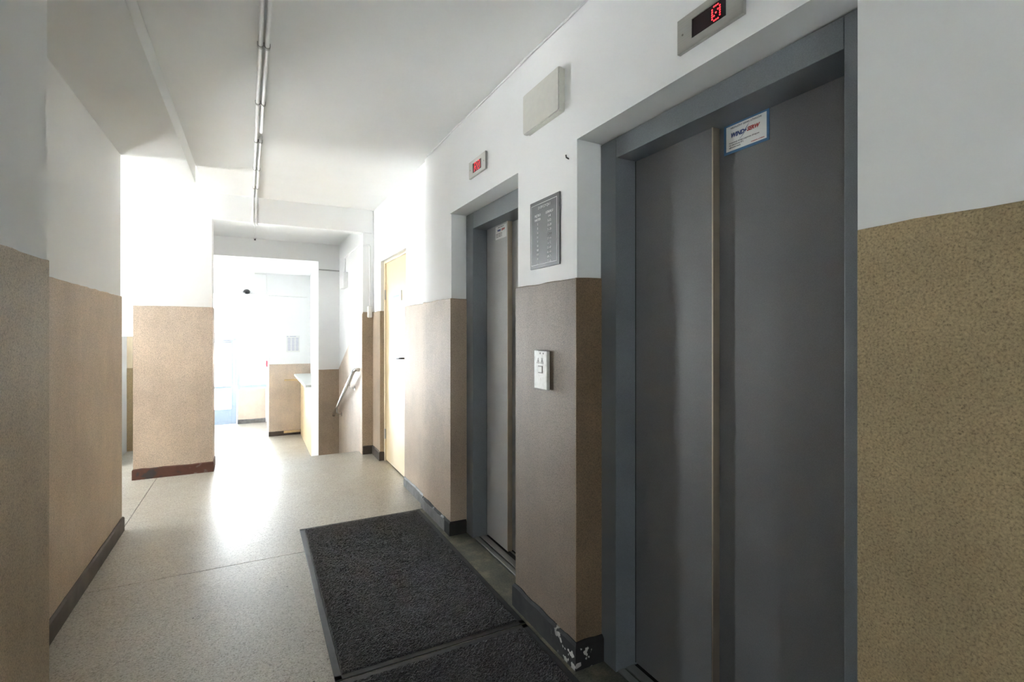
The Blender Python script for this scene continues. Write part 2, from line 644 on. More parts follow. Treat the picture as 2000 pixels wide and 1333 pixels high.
# ---- left wall
wl = link('wall_left', B(((-0.95, -0.1, 0), (-0.559, 2.0, 2.62)), ((-0.95, 2.0, 0), (-0.778, 4.1, 2.62))), M['white'], kind='structure')


def ztl(x, y):
    return 1.537 + 0.005 * (y - 1.7) if y <= 2.0 and x > -0.7 else 1.556


link('dado', strip([(-0.559, -0.1), (-0.559, 2.0), (-0.778, 2.0)], 0, ztl, 0.004, 1, 0.005, seed=1), M['dado_near'], wl)
link('dado', strip([(-0.778, 2.01), (-0.778, 4.1), (-0.95, 4.1)], 0, 1.556, 0.006, 1, 0.005, seed=2), M['dado_left'], wl)
link('baseboard_left', strip([(-0.778, 2.01), (-0.778, 4.1), (-0.95, 4.1)], 0, 0.095, 0.018, 1, 0.004, seed=3), M['skirt_brown'], kind='structure')

# ---- right wall
wr = []
for a_, b_ in (
    ((XR, -3.2, 0), (1.7, YA0, 2.7)),
    ((XR, YA1, 0), (1.7, YB0, 2.7)),
    ((XR3, YB1, 0), (1.7, 3.61, 2.7)),
    ((1.162, 3.61, 0), (1.7, 4.2, 2.7)),
    ((1.162, 5.15, 0), (1.7, 5.5, 2.7)),
    ((1.26, 4.2, 0), (1.7, 5.15, 2.045)),
    ((1.162, 4.2, 2.045), (1.7, 5.15, 2.7)),
    ((XR, YA0, ZO), (1.7, YA1, 2.7)),
    ((XR, YB0, ZO + 0.008), (1.7, YB1, 2.7)),
    ((1.52, YA0, 0), (1.7, YA1, ZO)),
    ((1.52, YB0, 0), (1.7, YB1, ZO + 0.008))):
    wr_ = link('wall_right', B((a_, b_)), M['white'], kind='structure')
    wr.append(wr_)
DZ = 1.537
for k, (poly, zt) in enumerate([
        ([(XR, -3.2), (XR, YA0 - 0.0015)], DZ),
        ([(XR, YA1), (XR, YB0), (1.245, YB0)], DZ - 0.003),
        ([(1.245, YB1), (XR3, YB1), (XR3, 3.61), (1.162, 3.61), (1.162, 4.2), (1.21, 4.2)], DZ + 0.003),
        ([(1.205, 5.15), (1.162, 5.15), (1.162, 5.48)], DZ)]):
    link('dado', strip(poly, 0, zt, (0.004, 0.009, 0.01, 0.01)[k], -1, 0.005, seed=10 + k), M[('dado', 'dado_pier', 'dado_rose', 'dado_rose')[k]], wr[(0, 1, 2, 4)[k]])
link('dado', strip([(1.245, YA1), (XR - 0.009, YA1)], 0, DZ - 0.001, 0.007, -1, 0.005, seed=18), M['dado_shaded'], wr[1])
for k, (poly, mt, h) in enumerate([
        ([(XR, -3.2), (XR, YA0 - 0.02)], 'skirt_black', 0.105),
        ([(1.245, YA1), (XR, YA1), (XR, YB0), (1.24, YB0)], 'skirt_black', 0.105),
        ([(1.24, YB1), (XR3, YB1), (XR3, 3.61)], 'skirt_black', 0.09),
        ([(XR3 - 0.002, 3.12), (XR3 - 0.002, 3.61), (1.162, 3.61), (1.162, 4.2)], 'skirt_grey', 0.085),
        ([(1.195, 5.15), (1.162, 5.15), (1.162, 5.48)], 'skirt_brown', 0.09)]):
    link('baseboard_right', strip(poly, 0, h, 0.022 if k != 3 else 0.021, -1, 0.007, 0.025, seed=20 + k), M[mt], kind='structure')

# ---- pillar, beam, walls beyond
pl = link('pillar', B(((-0.94, 5.48, 0), (-0.35, 5.72, 3.02))), M['white'], kind='structure')
link('dado', strip([(-0.94, 5.72), (-0.94, 5.48), (-0.35, 5.48), (-0.35, 5.72)], 0, 1.556, 0.009, 1, 0.004, seed=31), M['dado_hazed'], pl)
link('baseboard_pillar', strip([(-0.94, 5.72), (-0.94, 5.48), (-0.35, 5.48), (-0.35, 5.72)], 0, 0.095, 0.017, 1, 0.006, seed=32), M['skirt_red'], kind='structure')
link('beam', B(((-0.352, 5.465, 2.39), (1.14, 5.59, 2.8))), M['white'], kind='structure')
ws = link('wall_stair', B(((1.045, 5.49, -0.8), (1.4, 7.2, 2.7))), M['white'], kind='structure')
link('dado', strip([(1.155, 5.49), (1.045, 5.49)], 0, DZ, 0.01, -1, 0.003, seed=33), M['dado_rose'], ws)


def zs(x, y):
    return 1.535 - 0.424 * (y - 5.45)


def zsb(x, y):
    return max(-0.8, -0.0 - 0.5 * (y - 5.66)) - 0.05 if y > 5.66 else 0.0


link('dado', strip([(1.045, 5.482), (1.045, 7.12)], zsb, zs, 0.008, -1, 0.002, seed=34), M['dado_hazed'], ws)
link('baseboard_stair', strip([(1.155, 5.49), (1.045, 5.49)], 0, 0.09, 0.018, -1, 0.004, seed=35), M['skirt_brown'], kind='structure')

wf = link('wall_far', B(((0.775, 7.12, -0.8), (1.5, 8.04, 2.7)), ((-0.62, 7.12, 2.273), (0.775, 8.04, 2.7)),
                        ((-1.8, 7.9, -0.8), (-0.62, 8.04, 2.7))), M['white'], kind='structure')
link('dado', strip([(0.777, 7.12), (1.045, 7.12)], -0.8, 0.812, 0.008, 1, 0.003, seed=36), M['dado_rose'], wf)
link('wall_stair_left', B(((-0.94, 5.72, -0.8), (-0.62, 8.04, 0.9)), ((-0.94, 7.0, 0.9), (-0.62, 8.04, 3.02)), ((-0.94, 5.72, 1.8), (-0.62, 7.0, 3.02))), M['white'], kind='structure')

# left room
XL = -4.6
wn = link('wall_room_near', B(((XL - 0.15, 3.95, 0), (-0.95, 4.1, 3.02))), M['white'], kind='structure')
link('dado', strip([(-0.95, 4.1), (XL, 4.1)], 0, 1.55, 0.01, 1, 0.004, 0.2, seed=51), M['dado_rose'], wn)  # added on this unseen wall to weaken light bounced onto the pillar
link('wall_room_end', B(((XL - 0.15, 8.2, 0), (-4.4, 8.35, 3.02)), ((-1.04, 8.2, 0), (-0.94, 8.35, 3.02)), ((-3.0, 8.2, 0), (-1.8, 8.35, 3.02)), ((-4.4, 8.2, 2.4), (-1.04, 8.35, 3.02)),
                        ((-4.4, 8.2, 0), (-1.04, 8.35, 0.1))), M['white'], kind='structure')
link('wall_room_left', B(((XL - 0.15, 4.1, 0), (XL, 4.75, 3.02)), ((XL - 0.15, 5.6, 0), (XL, 8.2, 3.02)),
                         ((XL - 0.15, 4.75, 0), (XL, 5.6, 0.1)), ((XL - 0.15, 4.75, 2.2), (XL, 5.6, 3.02))), M['white'], kind='structure')
lp = link('wall_low', B(((-1.30, 6.05, 0), (-1.24, 6.83, 1.27)), ((-1.30, 6.9, 0), (-1.2, 8.2, 1.27))), M['white'], kind='structure')
link('post', B(((-1.30, 6.83, 0), (-1.19, 6.9, 1.27))), M['yellow_frame'], lp)
link('dado', B(((-1.30, 6.824, 0), (-1.187, 6.832, 0.92))), M['dado'], lp)

# entrance hall below the stairs
link('wall_hall_right', B(((1.06, 8.04, -0.8), (1.5, 11.2, 2.6))), M['white'], kind='structure')
link('wall_hall_left', B(((-1.8, 8.04, -0.8), (-1.6, 13.3, 2.6))), M['white'], kind='structure')
we = link('wall_entrance', B(((0.276, 11.2, -0.8), (1.5, 13.2, 2.6)), ((-1.7, 11.2, 2.075), (0.276, 11.35, 2.6))), M['white'], kind='structure')
link('dado', strip([(0.278, 11.2), (1.06, 11.2)], -0.8, 0.66, 0.01, 1, 0.003, seed=41), M['dado_hazed'], we)
link('baseboard_entrance', strip([(0.272, 11.2), (1.06, 11.2)], -0.8, -0.705, 0.02, 1, 0.004, seed=42), M['skirt_brown'], kind='structure')
wp = link('wall_porch', B(((-0.32, 13.05, -0.8), (0.276, 13.2, 0.03))), M['white'], kind='structure')
link('dado', B(((-0.315, 13.035, -0.8), (0.25, 13.05, -0.005))), M['dado_hazed'], wp)
link('baseboard_porch', strip([(-0.315, 13.04), (0.25, 13.04)], -0.8, -0.70, 0.02, 1, 0.003, seed=43), M['skirt_grey'], kind='structure')

# lobby behind the viewer
link('wall_lobby_back', B(((-2.8, -3.35, 0), (-1.85, -3.2, 3.0)), ((-1.45, -3.35, 0), (1.7, -3.2, 3.0)), ((-1.85, -3.35, 0), (-1.45, -3.2, 0.2)),
                          ((-1.85, -3.35, 1.7), (-1.45, -3.2, 3.0))), M['white'], kind='structure')
link('wall_lobby_near', B(((-2.8, -0.1, 0), (-0.95, 0.05, 3.0))), M['white'], kind='structure')
link('wall_lobby_left', B(((-2.8, -3.2, 0), (-2.65, -0.1, 3.0))), M['white'], kind='structure')


# ---- windows
def window_x(name, x, y0, y1, z0, z1, n):
    f = B(((x - 0.03, y0, z0), (x + 0.03, y0 + 0.05, z1)), ((x - 0.03, y1 - 0.05, z0), (x + 0.03, y1, z1)),
          ((x - 0.027, y0 + 0.001, z0), (x + 0.027, y1 - 0.001, z0 + 0.05)), ((x - 0.027, y0 + 0.001, z1 - 0.05), (x + 0.027, y1 - 0.001, z1)))
    for k in range(1, n):
        yy = y0 + (y1 - y0) * k / n
        box(f, (x - 0.03, yy - 0.03, z0), (x + 0.03, yy + 0.03, z1))
    w = link(name, f, M['pvc'], kind='structure')
    for k in range(n):
        a = y0 + (y1 - y0) * k / n
        b = y0 + (y1 - y0) * (k + 1) / n
        link('pane', B(((x - 0.004, a + 0.03, z0 + 0.05), (x + 0.004, b - 0.03, z1 - 0.05))), M['glass'], w)


window_x('window_1', XL - 0.07, 4.75, 5.6, 0.1, 2.2, 1)
for name_, xs5 in (('window_5', (-4.4, -3.7, -3.0)), ('window_6', (-1.8, -1.04))):
    bm = B(((xs5[0], 8.25, 0.1), (xs5[-1], 8.31, 0.15)), ((xs5[0], 8.25, 2.35), (xs5[-1], 8.31, 2.4)))
    for x_ in xs5:
        box(bm, (x_ - 0.03 if x_ != xs5[0] else x_, 8.25, 0.15), (x_ + 0.03 if x_ != xs5[-1] else x_, 8.31, 2.35))
    w_ = link(name_, bm, M['pvc'], kind='structure')
    for a_, b_ in zip(xs5, xs5[1:]):
        link('pane', B(((a_ + 0.03, 8.276, 0.15), (b_ - 0.03, 8.284, 2.35))), M['glass'], w_)
bm = B(((-1.85, -3.3, 0.2), (-1.45, -3.25, 0.24)), ((-1.85, -3.3, 1.66), (-1.45, -3.25, 1.7)), ((-1.85, -3.3, 0.24), (-1.81, -3.25, 1.66)), ((-1.49, -3.3, 0.24), (-1.45, -3.25, 1.66)))
w3 = link('window_3', bm, M['pvc'], kind='structure')
link('pane', B(((-1.81, -3.279, 0.24), (-1.49, -3.271, 1.66))), M['glass'], w3)

# entrance glazing: pale blue frame, glazed door at the left
Y = 13.08
gz = link('window_4', B(((-0.335, Y - 0.04, -0.8), (-0.265, Y + 0.04, 2.5)),          # mullion beside the door
                        ((-1.6, Y - 0.037, 1.17), (0.276, Y + 0.037, 1.30)),           # transom
                        ((-0.27, Y - 0.05, 0.03), (0.276, Y + 0.05, 0.09)),          # sill rail
                        ((-1.6, Y - 0.036, 2.44), (0.276, Y + 0.036, 2.5))), M['blueframe'], kind='structure')
for a, b in (((-0.265, 0.09), (0.276, 1.17)), ((-0.265, 1.30), (0.276, 2.44)), ((-1.6, 1.30), (-0.335, 2.44))):
    link('pane', B(((a[0], Y - 0.004, a[1]), (b[0], Y + 0.004, b[1]))), M['glass'], gz)
dg_ = link('door_2', B(((-0.45, Y - 0.05, -0.79), (-0.34, Y + 0.03, 1.17)), ((-1.3, Y - 0.05, -0.79), (-1.2, Y + 0.03, 1.17)),
                       ((-1.2, Y - 0.05, 1.07), (-0.45, Y + 0.03, 1.17)), ((-1.2, Y - 0.05, 0.03), (-0.45, Y + 0.03, 0.085)),
                       ((-1.2, Y - 0.05, -0.79), (-0.45, Y + 0.03, -0.44)), bev=0.006), M['blueframe'], kind='structure')
for z0, z1 in ((0.085, 1.07), (-0.44, 0.03)):
    link('pane', B(((-1.2, Y - 0.012, z0), (-0.45, Y - 0.004, z1))), M['glass'], dg_)
link('kick_panel', B(((-1.16, Y - 0.058, -0.72), (-0.5, Y - 0.05, -0.5)), bev=0.004), M['blueframe'], dg_)
cl = link('door_closer', B(((-0.62, Y - 0.13, 1.14), (-0.40, Y - 0.045, 1.22)), bev=0.01), M['pvc'], dg_)
bm = bmesh.new()
tube(bm, [(-0.45, Y - 0.09, 1.14), (-0.45, Y - 0.09, 1.115), (-0.6, Y - 0.1, 1.105)], 0.01, 8)
link('closer_arm', bm, M['clip'], cl)

link('daylight_blocker', B(((-2.6, 13.25, 2.62), (1.2, 15.6, 2.8)), ((-2.55, 15.3, -1.0), (-2.4, 15.45, 2.62)), ((1.0, 15.3, -1.0), (1.15, 15.45, 2.62))), M['white'], kind='structure')  # added roof out of view, holds back daylight at the entrance

# ---- cream door in its recess
XD = 1.205
d1 = link('door_1', B(((XD, 4.23, 0.012), (XD + 0.045, 5.10, 2.02)), bev=0.003), M['yellow'], kind='structure')
link('door_frame', B(((XD - 0.012, 5.10, 0), (XD + 0.05, 5.15, 2.045)), ((XD - 0.012, 4.2, 0), (XD + 0.05, 4.23, 2.045)),
                     ((XD - 0.012, 4.23, 2.02), (XD + 0.05, 5.10, 2.045)), bev=0.003), M['yellow_frame'], d1)
npl = link('name_plate', B(((XD - 0.008, 4.49, 1.61), (XD, 4.83, 1.705)), bev=0.002), M['paper'], d1)
link('plate_print', B(((XD - 0.0092, 4.56, 1.652), (XD - 0.0078, 4.78, 1.668))), plain('pale_blue_print', (0.25, 0.5, 0.62), 0.5), npl)
hb = bmesh.new()
tube(hb, [(XD, 4.37, 1.085), (XD - 0.045, 4.37, 1.085), (XD - 0.05, 4.385, 1.085), (XD - 0.05, 4.49, 1.08)], 0.009, 8)
box(hb, (XD - 0.006, 4.352, 1.0), (XD + 0.001, 4.388, 1.15))
link('door_handle', hb, M['dark'], d1)
hb = bmesh.new()
for z in (0.28, 1.70):
    tube(hb, [(XD - 0.01, 5.098, z - 0.05), (XD - 0.01, 5.098, z + 0.05)], 0.009, 8)
link('hinge', hb, M['clip'], d1)

# ================================================================== LIFTS


def lift(label, y0, y1, jf, jn, yseam, ztop, zin, pm):
    """opening y0..y1 (near..far); jn / jf jamb widths; front leaf is the far one"""
    xf, xd = 1.245, 1.342
    t = thing('elevator', label, 'elevator', ((xf + xd) / 2, (y0 + y1) / 2, 0))
    link('door_jamb', B(((xf, y1 - jf, 0.0), (1.46, y1 - 0.001, ztop - 0.001)), bev=0.002), M['steel'], t)
    link('door_jamb', B(((xf, y0 + 0.001, 0.0), (1.46, y0 + jn, ztop - 0.001)), bev=0.002), M['steel'], t)
    link('door_header', B(((xf + 0.0015, y0 + jn + 0.001, zin), (1.46, y1 - jf - 0.001, ztop - 0.001)), bev=0.002), M['steel'], t)
    a, b = y0 + jn, y1 - jf
    # far leaf stands in front; its free edge carries a metal strip
    pf = link('door_panel', B(((xd, yseam + 0.004, 0.012), (xd + 0.028, b + 0.03, zin + 0.05)), bev=0.002), M[pm], t)
    link('edge_strip', B(((xd - 0.0008, yseam - 0.001, 0.012), (xd + 0.03, yseam + 0.004, zin + 0.05))), M['edge'], pf)
    link('door_panel', B(((xd + 0.036, a - 0.03, 0.012), (xd + 0.064, yseam + 0.06, zin + 0.05)), bev=0.002), M[pm], t)
    link('gap_seal', B(((xd - 0.0005, b - 0.004, 0.012), (xd + 0.028, b - 0.0003, zin + 0.02))), M['black'], t)
    s = link('door_sill', B(((1.255, a - 0.01, -0.02), (1.285, b + 0.01, 0.006)), ((1.295, a - 0.01, -0.02), (1.335, b + 0.01, 0.006)),
                            ((1.372, a - 0.01, -0.02), (1.376, b + 0.01, 0.006)), ((1.408, a - 0.01, -0.02), (1.46, b + 0.01, 0.006)), bev=0.0012, seg=1), M['alu'], t)
    link('sill_groove', B(((1.255, a - 0.01, -0.03), (1.46, b + 0.01, -0.004))), M['black'], s)
    return t


lift('wide grey lift doors nearest, notice with blue tape near the top', YA0, YA1, 0.096, 0.09, 1.143, 2.075, 1.995, 'steel_panel')
lift('farther grey lift doors in a deep recess past the directory board', YB0, YB1, 0.115, 0.09, 2.63, 2.087, 1.982, 'steel_light')


# ---- floor indicators over the lifts
def indicator(label, y0, y1, z0, z1, wy0, wy1, wz0, wz1, x, glyphs, gy, gz_, cell):
    t = thing('floor_indicator', label, 'indicator', (x, (y0 + y1) / 2, z0))
    f = bmesh.new()
    d = 0.012
    for a, b in (((x - d, y0, z0), (x, wy0, z1)), ((x - d, wy1, z0), (x, y1, z1)), ((x - d, wy0, z0), (x, wy1, wz0)), ((x - d, wy0, wz1), (x, wy1, z1))):
        box(f, a, b)
    link('face_plate', f, M['plate'], t)
    dsp = link('display', B(((x - d + 0.003, wy0, wz0), (x - 0.001, wy1, wz1))), M['screen'], t)
    bm = bmesh.new()
    yy = gy
    for g in glyphs:
        for r, row in enumerate(GLYPH[g]):
            for c, ch in enumerate(row):
                if ch == 'x':
                    q = Vector((x - d + 0.0025, yy - c * cell, gz_ - r * cell))
                    prism(bm, [q + Vector((0, math.cos(k * math.pi / 4), math.sin(k * math.pi / 4))) * cell * 0.42 for k in range(8)], (-0.0008, 0, 0))
        yy -= cell * 6.2
    link('lit_digits', bm, M['led'], dsp)
    for yy in (y0 + 0.02, y1 - 0.02):
        bm = bmesh.new()
        q = Vector((x - d, yy, (z0 + z1) / 2))
        prism(bm, [q + Vector((0, math.cos(k * math.pi / 4), math.sin(k * math.pi / 4))) * 0.003 for k in range(8)], (-0.0012, 0, 0))
        link('screw', bm, M['mark'], t)


indicator('steel floor indicator over the nearest lift showing a red 0', 0.858, 1.081, 2.143, 2.243, 0.91, 1.028, 2.166, 2.221, XR, '0', 0.957, 2.213, 0.0064)
indicator('small steel floor indicator over the farther lift, two red characters', 2.46, 2.69, 2.212, 2.308, 2.515, 2.635, 2.232, 2.288, XR, 'R0', 2.615, 2.284, 0.0072)

# ---- notice with blue tape on the near lift
XN = 1.378
ny0, ny1, nz0, nz1 = 0.966, 1.128, 1.90, 1.998
t = thing('paper_notice', 'white notice edged with blue tape on the nearest lift door', 'notice', (XN, 1.05, nz0))
link('sheet', B(((XN - 0.0012, ny0 + 0.007, nz0 + 0.007), (XN, ny1 - 0.007, nz1 - 0.004))), M['paper'], t)
tw = 0.0085
bm = bmesh.new()
for a, b in (((ny0, nz0), (ny1, nz0 + tw)), ((ny0, nz1 - tw), (ny1, nz1)), ((ny0, nz0 + tw), (ny0 + tw, nz1 - tw)), ((ny1 - tw, nz0 + tw), (ny1, nz1 - tw))):
    box(bm, (XN - 0.0018, a[0], a[1]), (XN - 0.0002, b[0], b[1]))
link('tape_border', bm, M['tape'], t)
xt = XN - 0.0014
text('print_line', 'NIEZALEŻNY SERWIS DŹWIGÓW', 0.0078, (xt, 1.047, 1.9815), '-x', M['ink'], t, sx=0.95)
text('print_logo', 'WIND', 0.0185, (xt, 1.078, 1.957), '-x', M['ink_blue'], t, shear=0.3, sx=0.95, bold=0.0008)
text('print_logo', 'SERW', 0.0165, (xt, 1.022, 1.958), '-x', M['ink_red'], t, shear=0.3, sx=0.95, bold=0.0008)
bm = bmesh.new()
prism(bm, [(xt, 1.068, 1.938), (xt, 1.048, 1.957), (xt, 1.053, 1.957), (xt, 1.036, 1.976), (xt, 1.047, 1.960), (xt, 1.042, 1.960)], (-0.0006, 0, 0))
link('print_flash', bm, M['ink_blue'], t)
for k, (s, yy, al) in enumerate([('konserwacja dźwigu, pogotowie dźwigowe', 1.108, 'LEFT'), ('tel. całodobowy 24 h', 1.108, 'LEFT'), ('zgłoszenia awarii', 1.108, 'LEFT')]):
    text('print_line', s, 0.0062, (xt, yy, 1.934 - 0.0075 * k), '-x', M['ink'], t, al)
text('print_line', 'uwięzienia w kabinie', 0.0055, (xt, 0.982, 1.915), '-x', M['ink_red'], t, 'RIGHT')

# ---- small notice on the far lift
XN = 1.342
t = thing('paper_notice', 'small plain white notice at the top of the farther lift door', 'notice', (XN, 2.72, 1.9))
link('sheet', B(((XN - 0.0012, 2.645, 1.893), (XN - 0.0002, 2.795, 1.972))), M['paper'], t)
xt = XN - 0.0016
text('print_line', 'SERWIS DŹWIGÓW', 0.009, (xt, 2.72, 1.963), '-x', M['ink'], t)
text('print_logo', 'WIND', 0.017, (xt, 2.745, 1.945), '-x', M['ink_blue'], t, shear=0.3, bold=0.0007)
text('print_logo', 'SERW', 0.017, (xt, 2.69, 1.945), '-x', M['ink_red'], t, shear=0.3, bold=0.0007)
for k in range(3):
    text('print_line', 'pogotowie dźwigowe 24 h', 0.0075, (xt, 2.785, 1.926 - 0.009 * k), '-x', M['ink'], t, 'LEFT')

# ---- directory board
XB = XR - 0.006
by0, by1, bz0, bz1 = 1.732, 1.977, 1.603, 1.905
t = thing('directory_board', 'dark grey board listing floors and flat numbers between the lifts', 'sign', (XR, 1.85, bz0))
pb = link('panel', B(((XB, by0, bz0), (XR + 0.001, by1, bz1)), bev=0.0012), M['board'], t)
bm = bmesh.new()
i0, i1, j0, j1, w = by0 + 0.018, by1 - 0.012, bz0 + 0.016, bz1 - 0.016, 0.0022
for a, b in (((i0, j0), (i1, j0 + w)), ((i0, j1 - w), (i1, j1)), ((i0, j0), (i0 + w, j1)), ((i1 - w, j0), (i1, j1))):
    box(bm, (XB - 0.0006, a[0], a[1]), (XB + 0.0002, b[0], b[1]))
link('border_line', bm, M['print'], t)
H_ = bz1 - bz0
Wd = by1 - by0
xt = XB - 0.0003


def at(u, v):
    return (xt, by1 - u * Wd, bz1 - v * H_)


text('title', 'DYSPOZYCJA I', 0.0165, at(0.5, 0.115), '-x', M['print'], t, sx=0.95)
text('heading', 'LOKALU', 0.0155, at(0.68, 0.222), '-x', M['print'], t)
text('heading', 'PIĘTRO', 0.0155, at(0.28, 0.222), '-x', M['print'], t)
left_col = ['PARTER', 'I', 'II', 'III', 'IV', 'V', 'VI', 'VII', 'VIII', 'IX', 'X']
right_col = ['1-4', '5-12', '13-20', '21-28', '29-36', '37-44', '45-52', '53-60', '61-68', '69-76', '77-84']
for k in range(11):
    v = 0.283 + 0.0641 * k
    text('floor_number', left_col[k], 0.0150, at(0.28, v), '-x', M['print'], t)
    text('flat_numbers', right_col[k], 0.0150, at(0.68, v), '-x', M['print'], t)

# ---- call panel
XC = XR - 0.012
cy0, cy1, cz0, cz1 = 1.795, 1.903, 1.072, 1.240
t = thing('call_station', 'worn whitish lift call plate on the tan wall between the lifts', 'call station', (XC, 1.85, cz0))
bm = bmesh.new()
box(bm, (XC - 0.016, cy0, cz0), (XC, cy1, cz1), 0.003, 2)
link('plate', bm, M['worn_plate'], t)
xs_ = XC - 0.016
bt = link('button', B(((xs_ - 0.0025, cy0 + 0.037, cz0 + 0.073), (xs_, cy0 + 0.069, cz0 + 0.099)), bev=0.0015), M['ivory'], t)
bm = bmesh.new()
for a, b in (((0.034, 0.070), (0.072, 0.0735)), ((0.034, 0.0985), (0.072, 0.102)), ((0.034, 0.07), (0.0372, 0.102)), ((0.0688, 0.07), (0.072, 0.102))):
    box(bm, (xs_ - 0.0006, cy0 + a[0], cz0 + a[1]), (xs_ + 0.001, cy0 + b[0], cz0 + b[1]))
link('button_rim', bm, M['mark'], t)
for yy in (cy0 + 0.040, cy0 + 0.072):
    bm = bmesh.new()
    o_ = [(yy - 0.013, cz0 + 0.112), (yy + 0.013, cz0 + 0.112), (yy, cz0 + 0.137)]
    c_ = (yy, cz0 + 0.12)
    for p, q in zip(o_, o_[1:] + o_[:1]):
        ip = (c_[0] + (p[0] - c_[0]) * 0.74, c_[1] + (p[1] - c_[1]) * 0.74)
        iq = (c_[0] + (q[0] - c_[0]) * 0.74, c_[1] + (q[1] - c_[1]) * 0.74)
        prism(bm, [(xs_ + 0.0005, *p), (xs_ + 0.0005, *q), (xs_ + 0.0005, *iq), (xs_ + 0.0005, *ip)], (-0.001, 0, 0))
    box(bm, (xs_ - 0.0006, yy - 0.0022, cz0 + 0.116), (xs_ + 0.001, yy + 0.0022, cz0 + 0.126))
    link('triangle_mark', bm, M['mark'], t)
for yy in (cy0 + 0.03, cy0 + 0.056):
    bm = bmesh.new()
    q = Vector((xs_ + 0.0005, yy, cz0 + 0.156))
    prism(bm, [q + Vector((0, math.cos(k * math.pi / 4), math.sin(k * math.pi / 4))) * 0.0042 for k in range(8)], (-0.001, 0, 0))
    link('screw', bm, M['mark'], t)

# ---- plastic box high on the wall
t = thing('wall_box', 'pale ivory plastic box mounted high on the wall between lifts', 'box', (XR, 1.8, 2.19))


def rounded(y0, y1, z0, z1, x, r, taper):
    pts = []
    for cy, cz, a in ((y0 + r, z0 + r, math.pi), (y1 - r, z0 + r, 1.5 * math.pi), (y1 - r, z1 - r, 0), (y0 + r, z1 - r, 0.5 * math.pi)):
        for k in range(5):
            an = a + k * math.pi / 8
            pts.append((x, cy + r * math.cos(an), cz + r * math.sin(an)))
    # bowed far side
    return [(p[0], p[1] + (taper * (1 - ((p[2] - (z0 + z1) / 2) / ((z1 - z0) / 2)) ** 2) if p[1] > (y0 + y1) / 2 else 0), p[2]) for p in pts]


bm = bmesh.new()
prism(bm, rounded(1.698, 1.998, 2.222, 2.405, 1.118, 0.010, 0.012), (-0.020, 0, 0))
bmesh.ops.bevel(bm, geom=[e for e in bm.edges if all(abs(v.co.x - 1.098) < 1e-4 for v in e.verts)], offset=0.004, segments=2, affect='EDGES')
link('cover', bm, M['ivory'], t)
bm = bmesh.new()
prism(bm, rounded(1.700, 1.996, 2.224, 2.403, XR, 0.010, 0.012), (-0.010, 0, 0))
link('back_shell', bm, M['ivory'], t)
bm = bmesh.new()
prism(bm, rounded(1.702, 1.994, 2.226, 2.401, 1.1205, 0.010, 0.012), (-0.003, 0, 0))
link('seam', bm, M['mark'], t)

# ---- cable in the corner of ceiling and right wall
bm = bmesh.new()
tube(bm, [(XR - 0.007, y, zc(y) - 0.012 + 0.003 * math.sin(y * 7)) for y in [-1 + 0.3 * k for k in range(16)]], 0.005, 8)
tag(link('corner_cable', bm, M['pvc']), 'thin pale cable along the top of the wall above the lifts', 'cable')

# ---- two cable conduits along the ceiling


def cx_left(y):
    return 0.031 - 0.0092 * (y - 2.1)


R_ = 0.0095
clips = [-0.5, 0.6, 1.2, 1.83, 2.47, 3.115, 3.76, 4.43, 5.03]


def conduit(label, dx, spans, down):
    t = thing('cable_conduit', label, 'conduit', (dx, 2.0, 2.6), 'conduits under the ceiling')
    for s0, s1 in spans:
        bm = bmesh.new()
        ys = [s0] + [y for y in (1.2, 2.47, 3.11, 3.76, 4.43) if s0 < y < s1] + [s1]
        pts = [(cx_left(y) + dx, y, zc(y) - R_ - 0.003) for y in ys]
        if down and s1 > 5:
            yb = 5.465 - R_ - 0.003
            xe = cx_left(5.3) + dx
            pts = pts[:-1] + [(xe, 5.30, zc(5.3) - R_ - 0.003), (xe, 5.41, zc(5.4) - R_ - 0.01), (xe - 0.001, yb, zc(5.4) - 0.06),
                              (xe - 0.005, yb, 2.43), (xe - 0.004, yb + 0.004, 2.395), (xe + 0.006, 5.5, 2.378)]
        tube(bm, pts, R_, 12)
        link('pipe', bm, M['pvc'], t, smooth=True)
    for y in clips:
        if not any(a < y < b for a, b in spans):
            continue
        bm = bmesh.new()
        c = (cx_left(y) + dx, y - 0.009, zc(y) - R_ - 0.003)
        prof = arc_pts(c, R_ + 0.0035, math.pi, 2 * math.pi, (1, 0, 0), (0, 0, 1), 10)
        inner = arc_pts(c, R_ + 0.0006, 2 * math.pi, math.pi, (1, 0, 0), (0, 0, 1), 10)
        up = Vector((0, 0, R_ + 0.003))
        prism(bm, [prof[0] + up] + prof + [prof[-1] + up, inner[0] + up] + inner + [inner[-1] + up], (0, 0.018, 0))
        link('clip', bm, M['clip'], t)


conduit('unbroken white conduit under the ceiling, nearer the left wall', 0.0, [(-3.2, 5.46)], True)
conduit('white conduit with a gap in it, nearer the lifts', 0.027, [(-3.2, 3.571), (3.666, 5.46)], True)
bm = bmesh.new()
tube(bm, [(0.012, 5.515, 2.383), (0.012, 5.6, 2.45), (0.014, 5.7, 2.5), (0.016, 7.05, 2.5)], 0.006, 8)
o = link('ceiling_cable', bm, M['pvc'])
tag(o, 'thin white cable on the ceiling beyond the beam', 'cable')
ce = link('cable_end', B(((0.006, 7.05, 2.482), (0.028, 7.085, 2.508)), bev=0.003), M['dark'], o)

# ---- mats


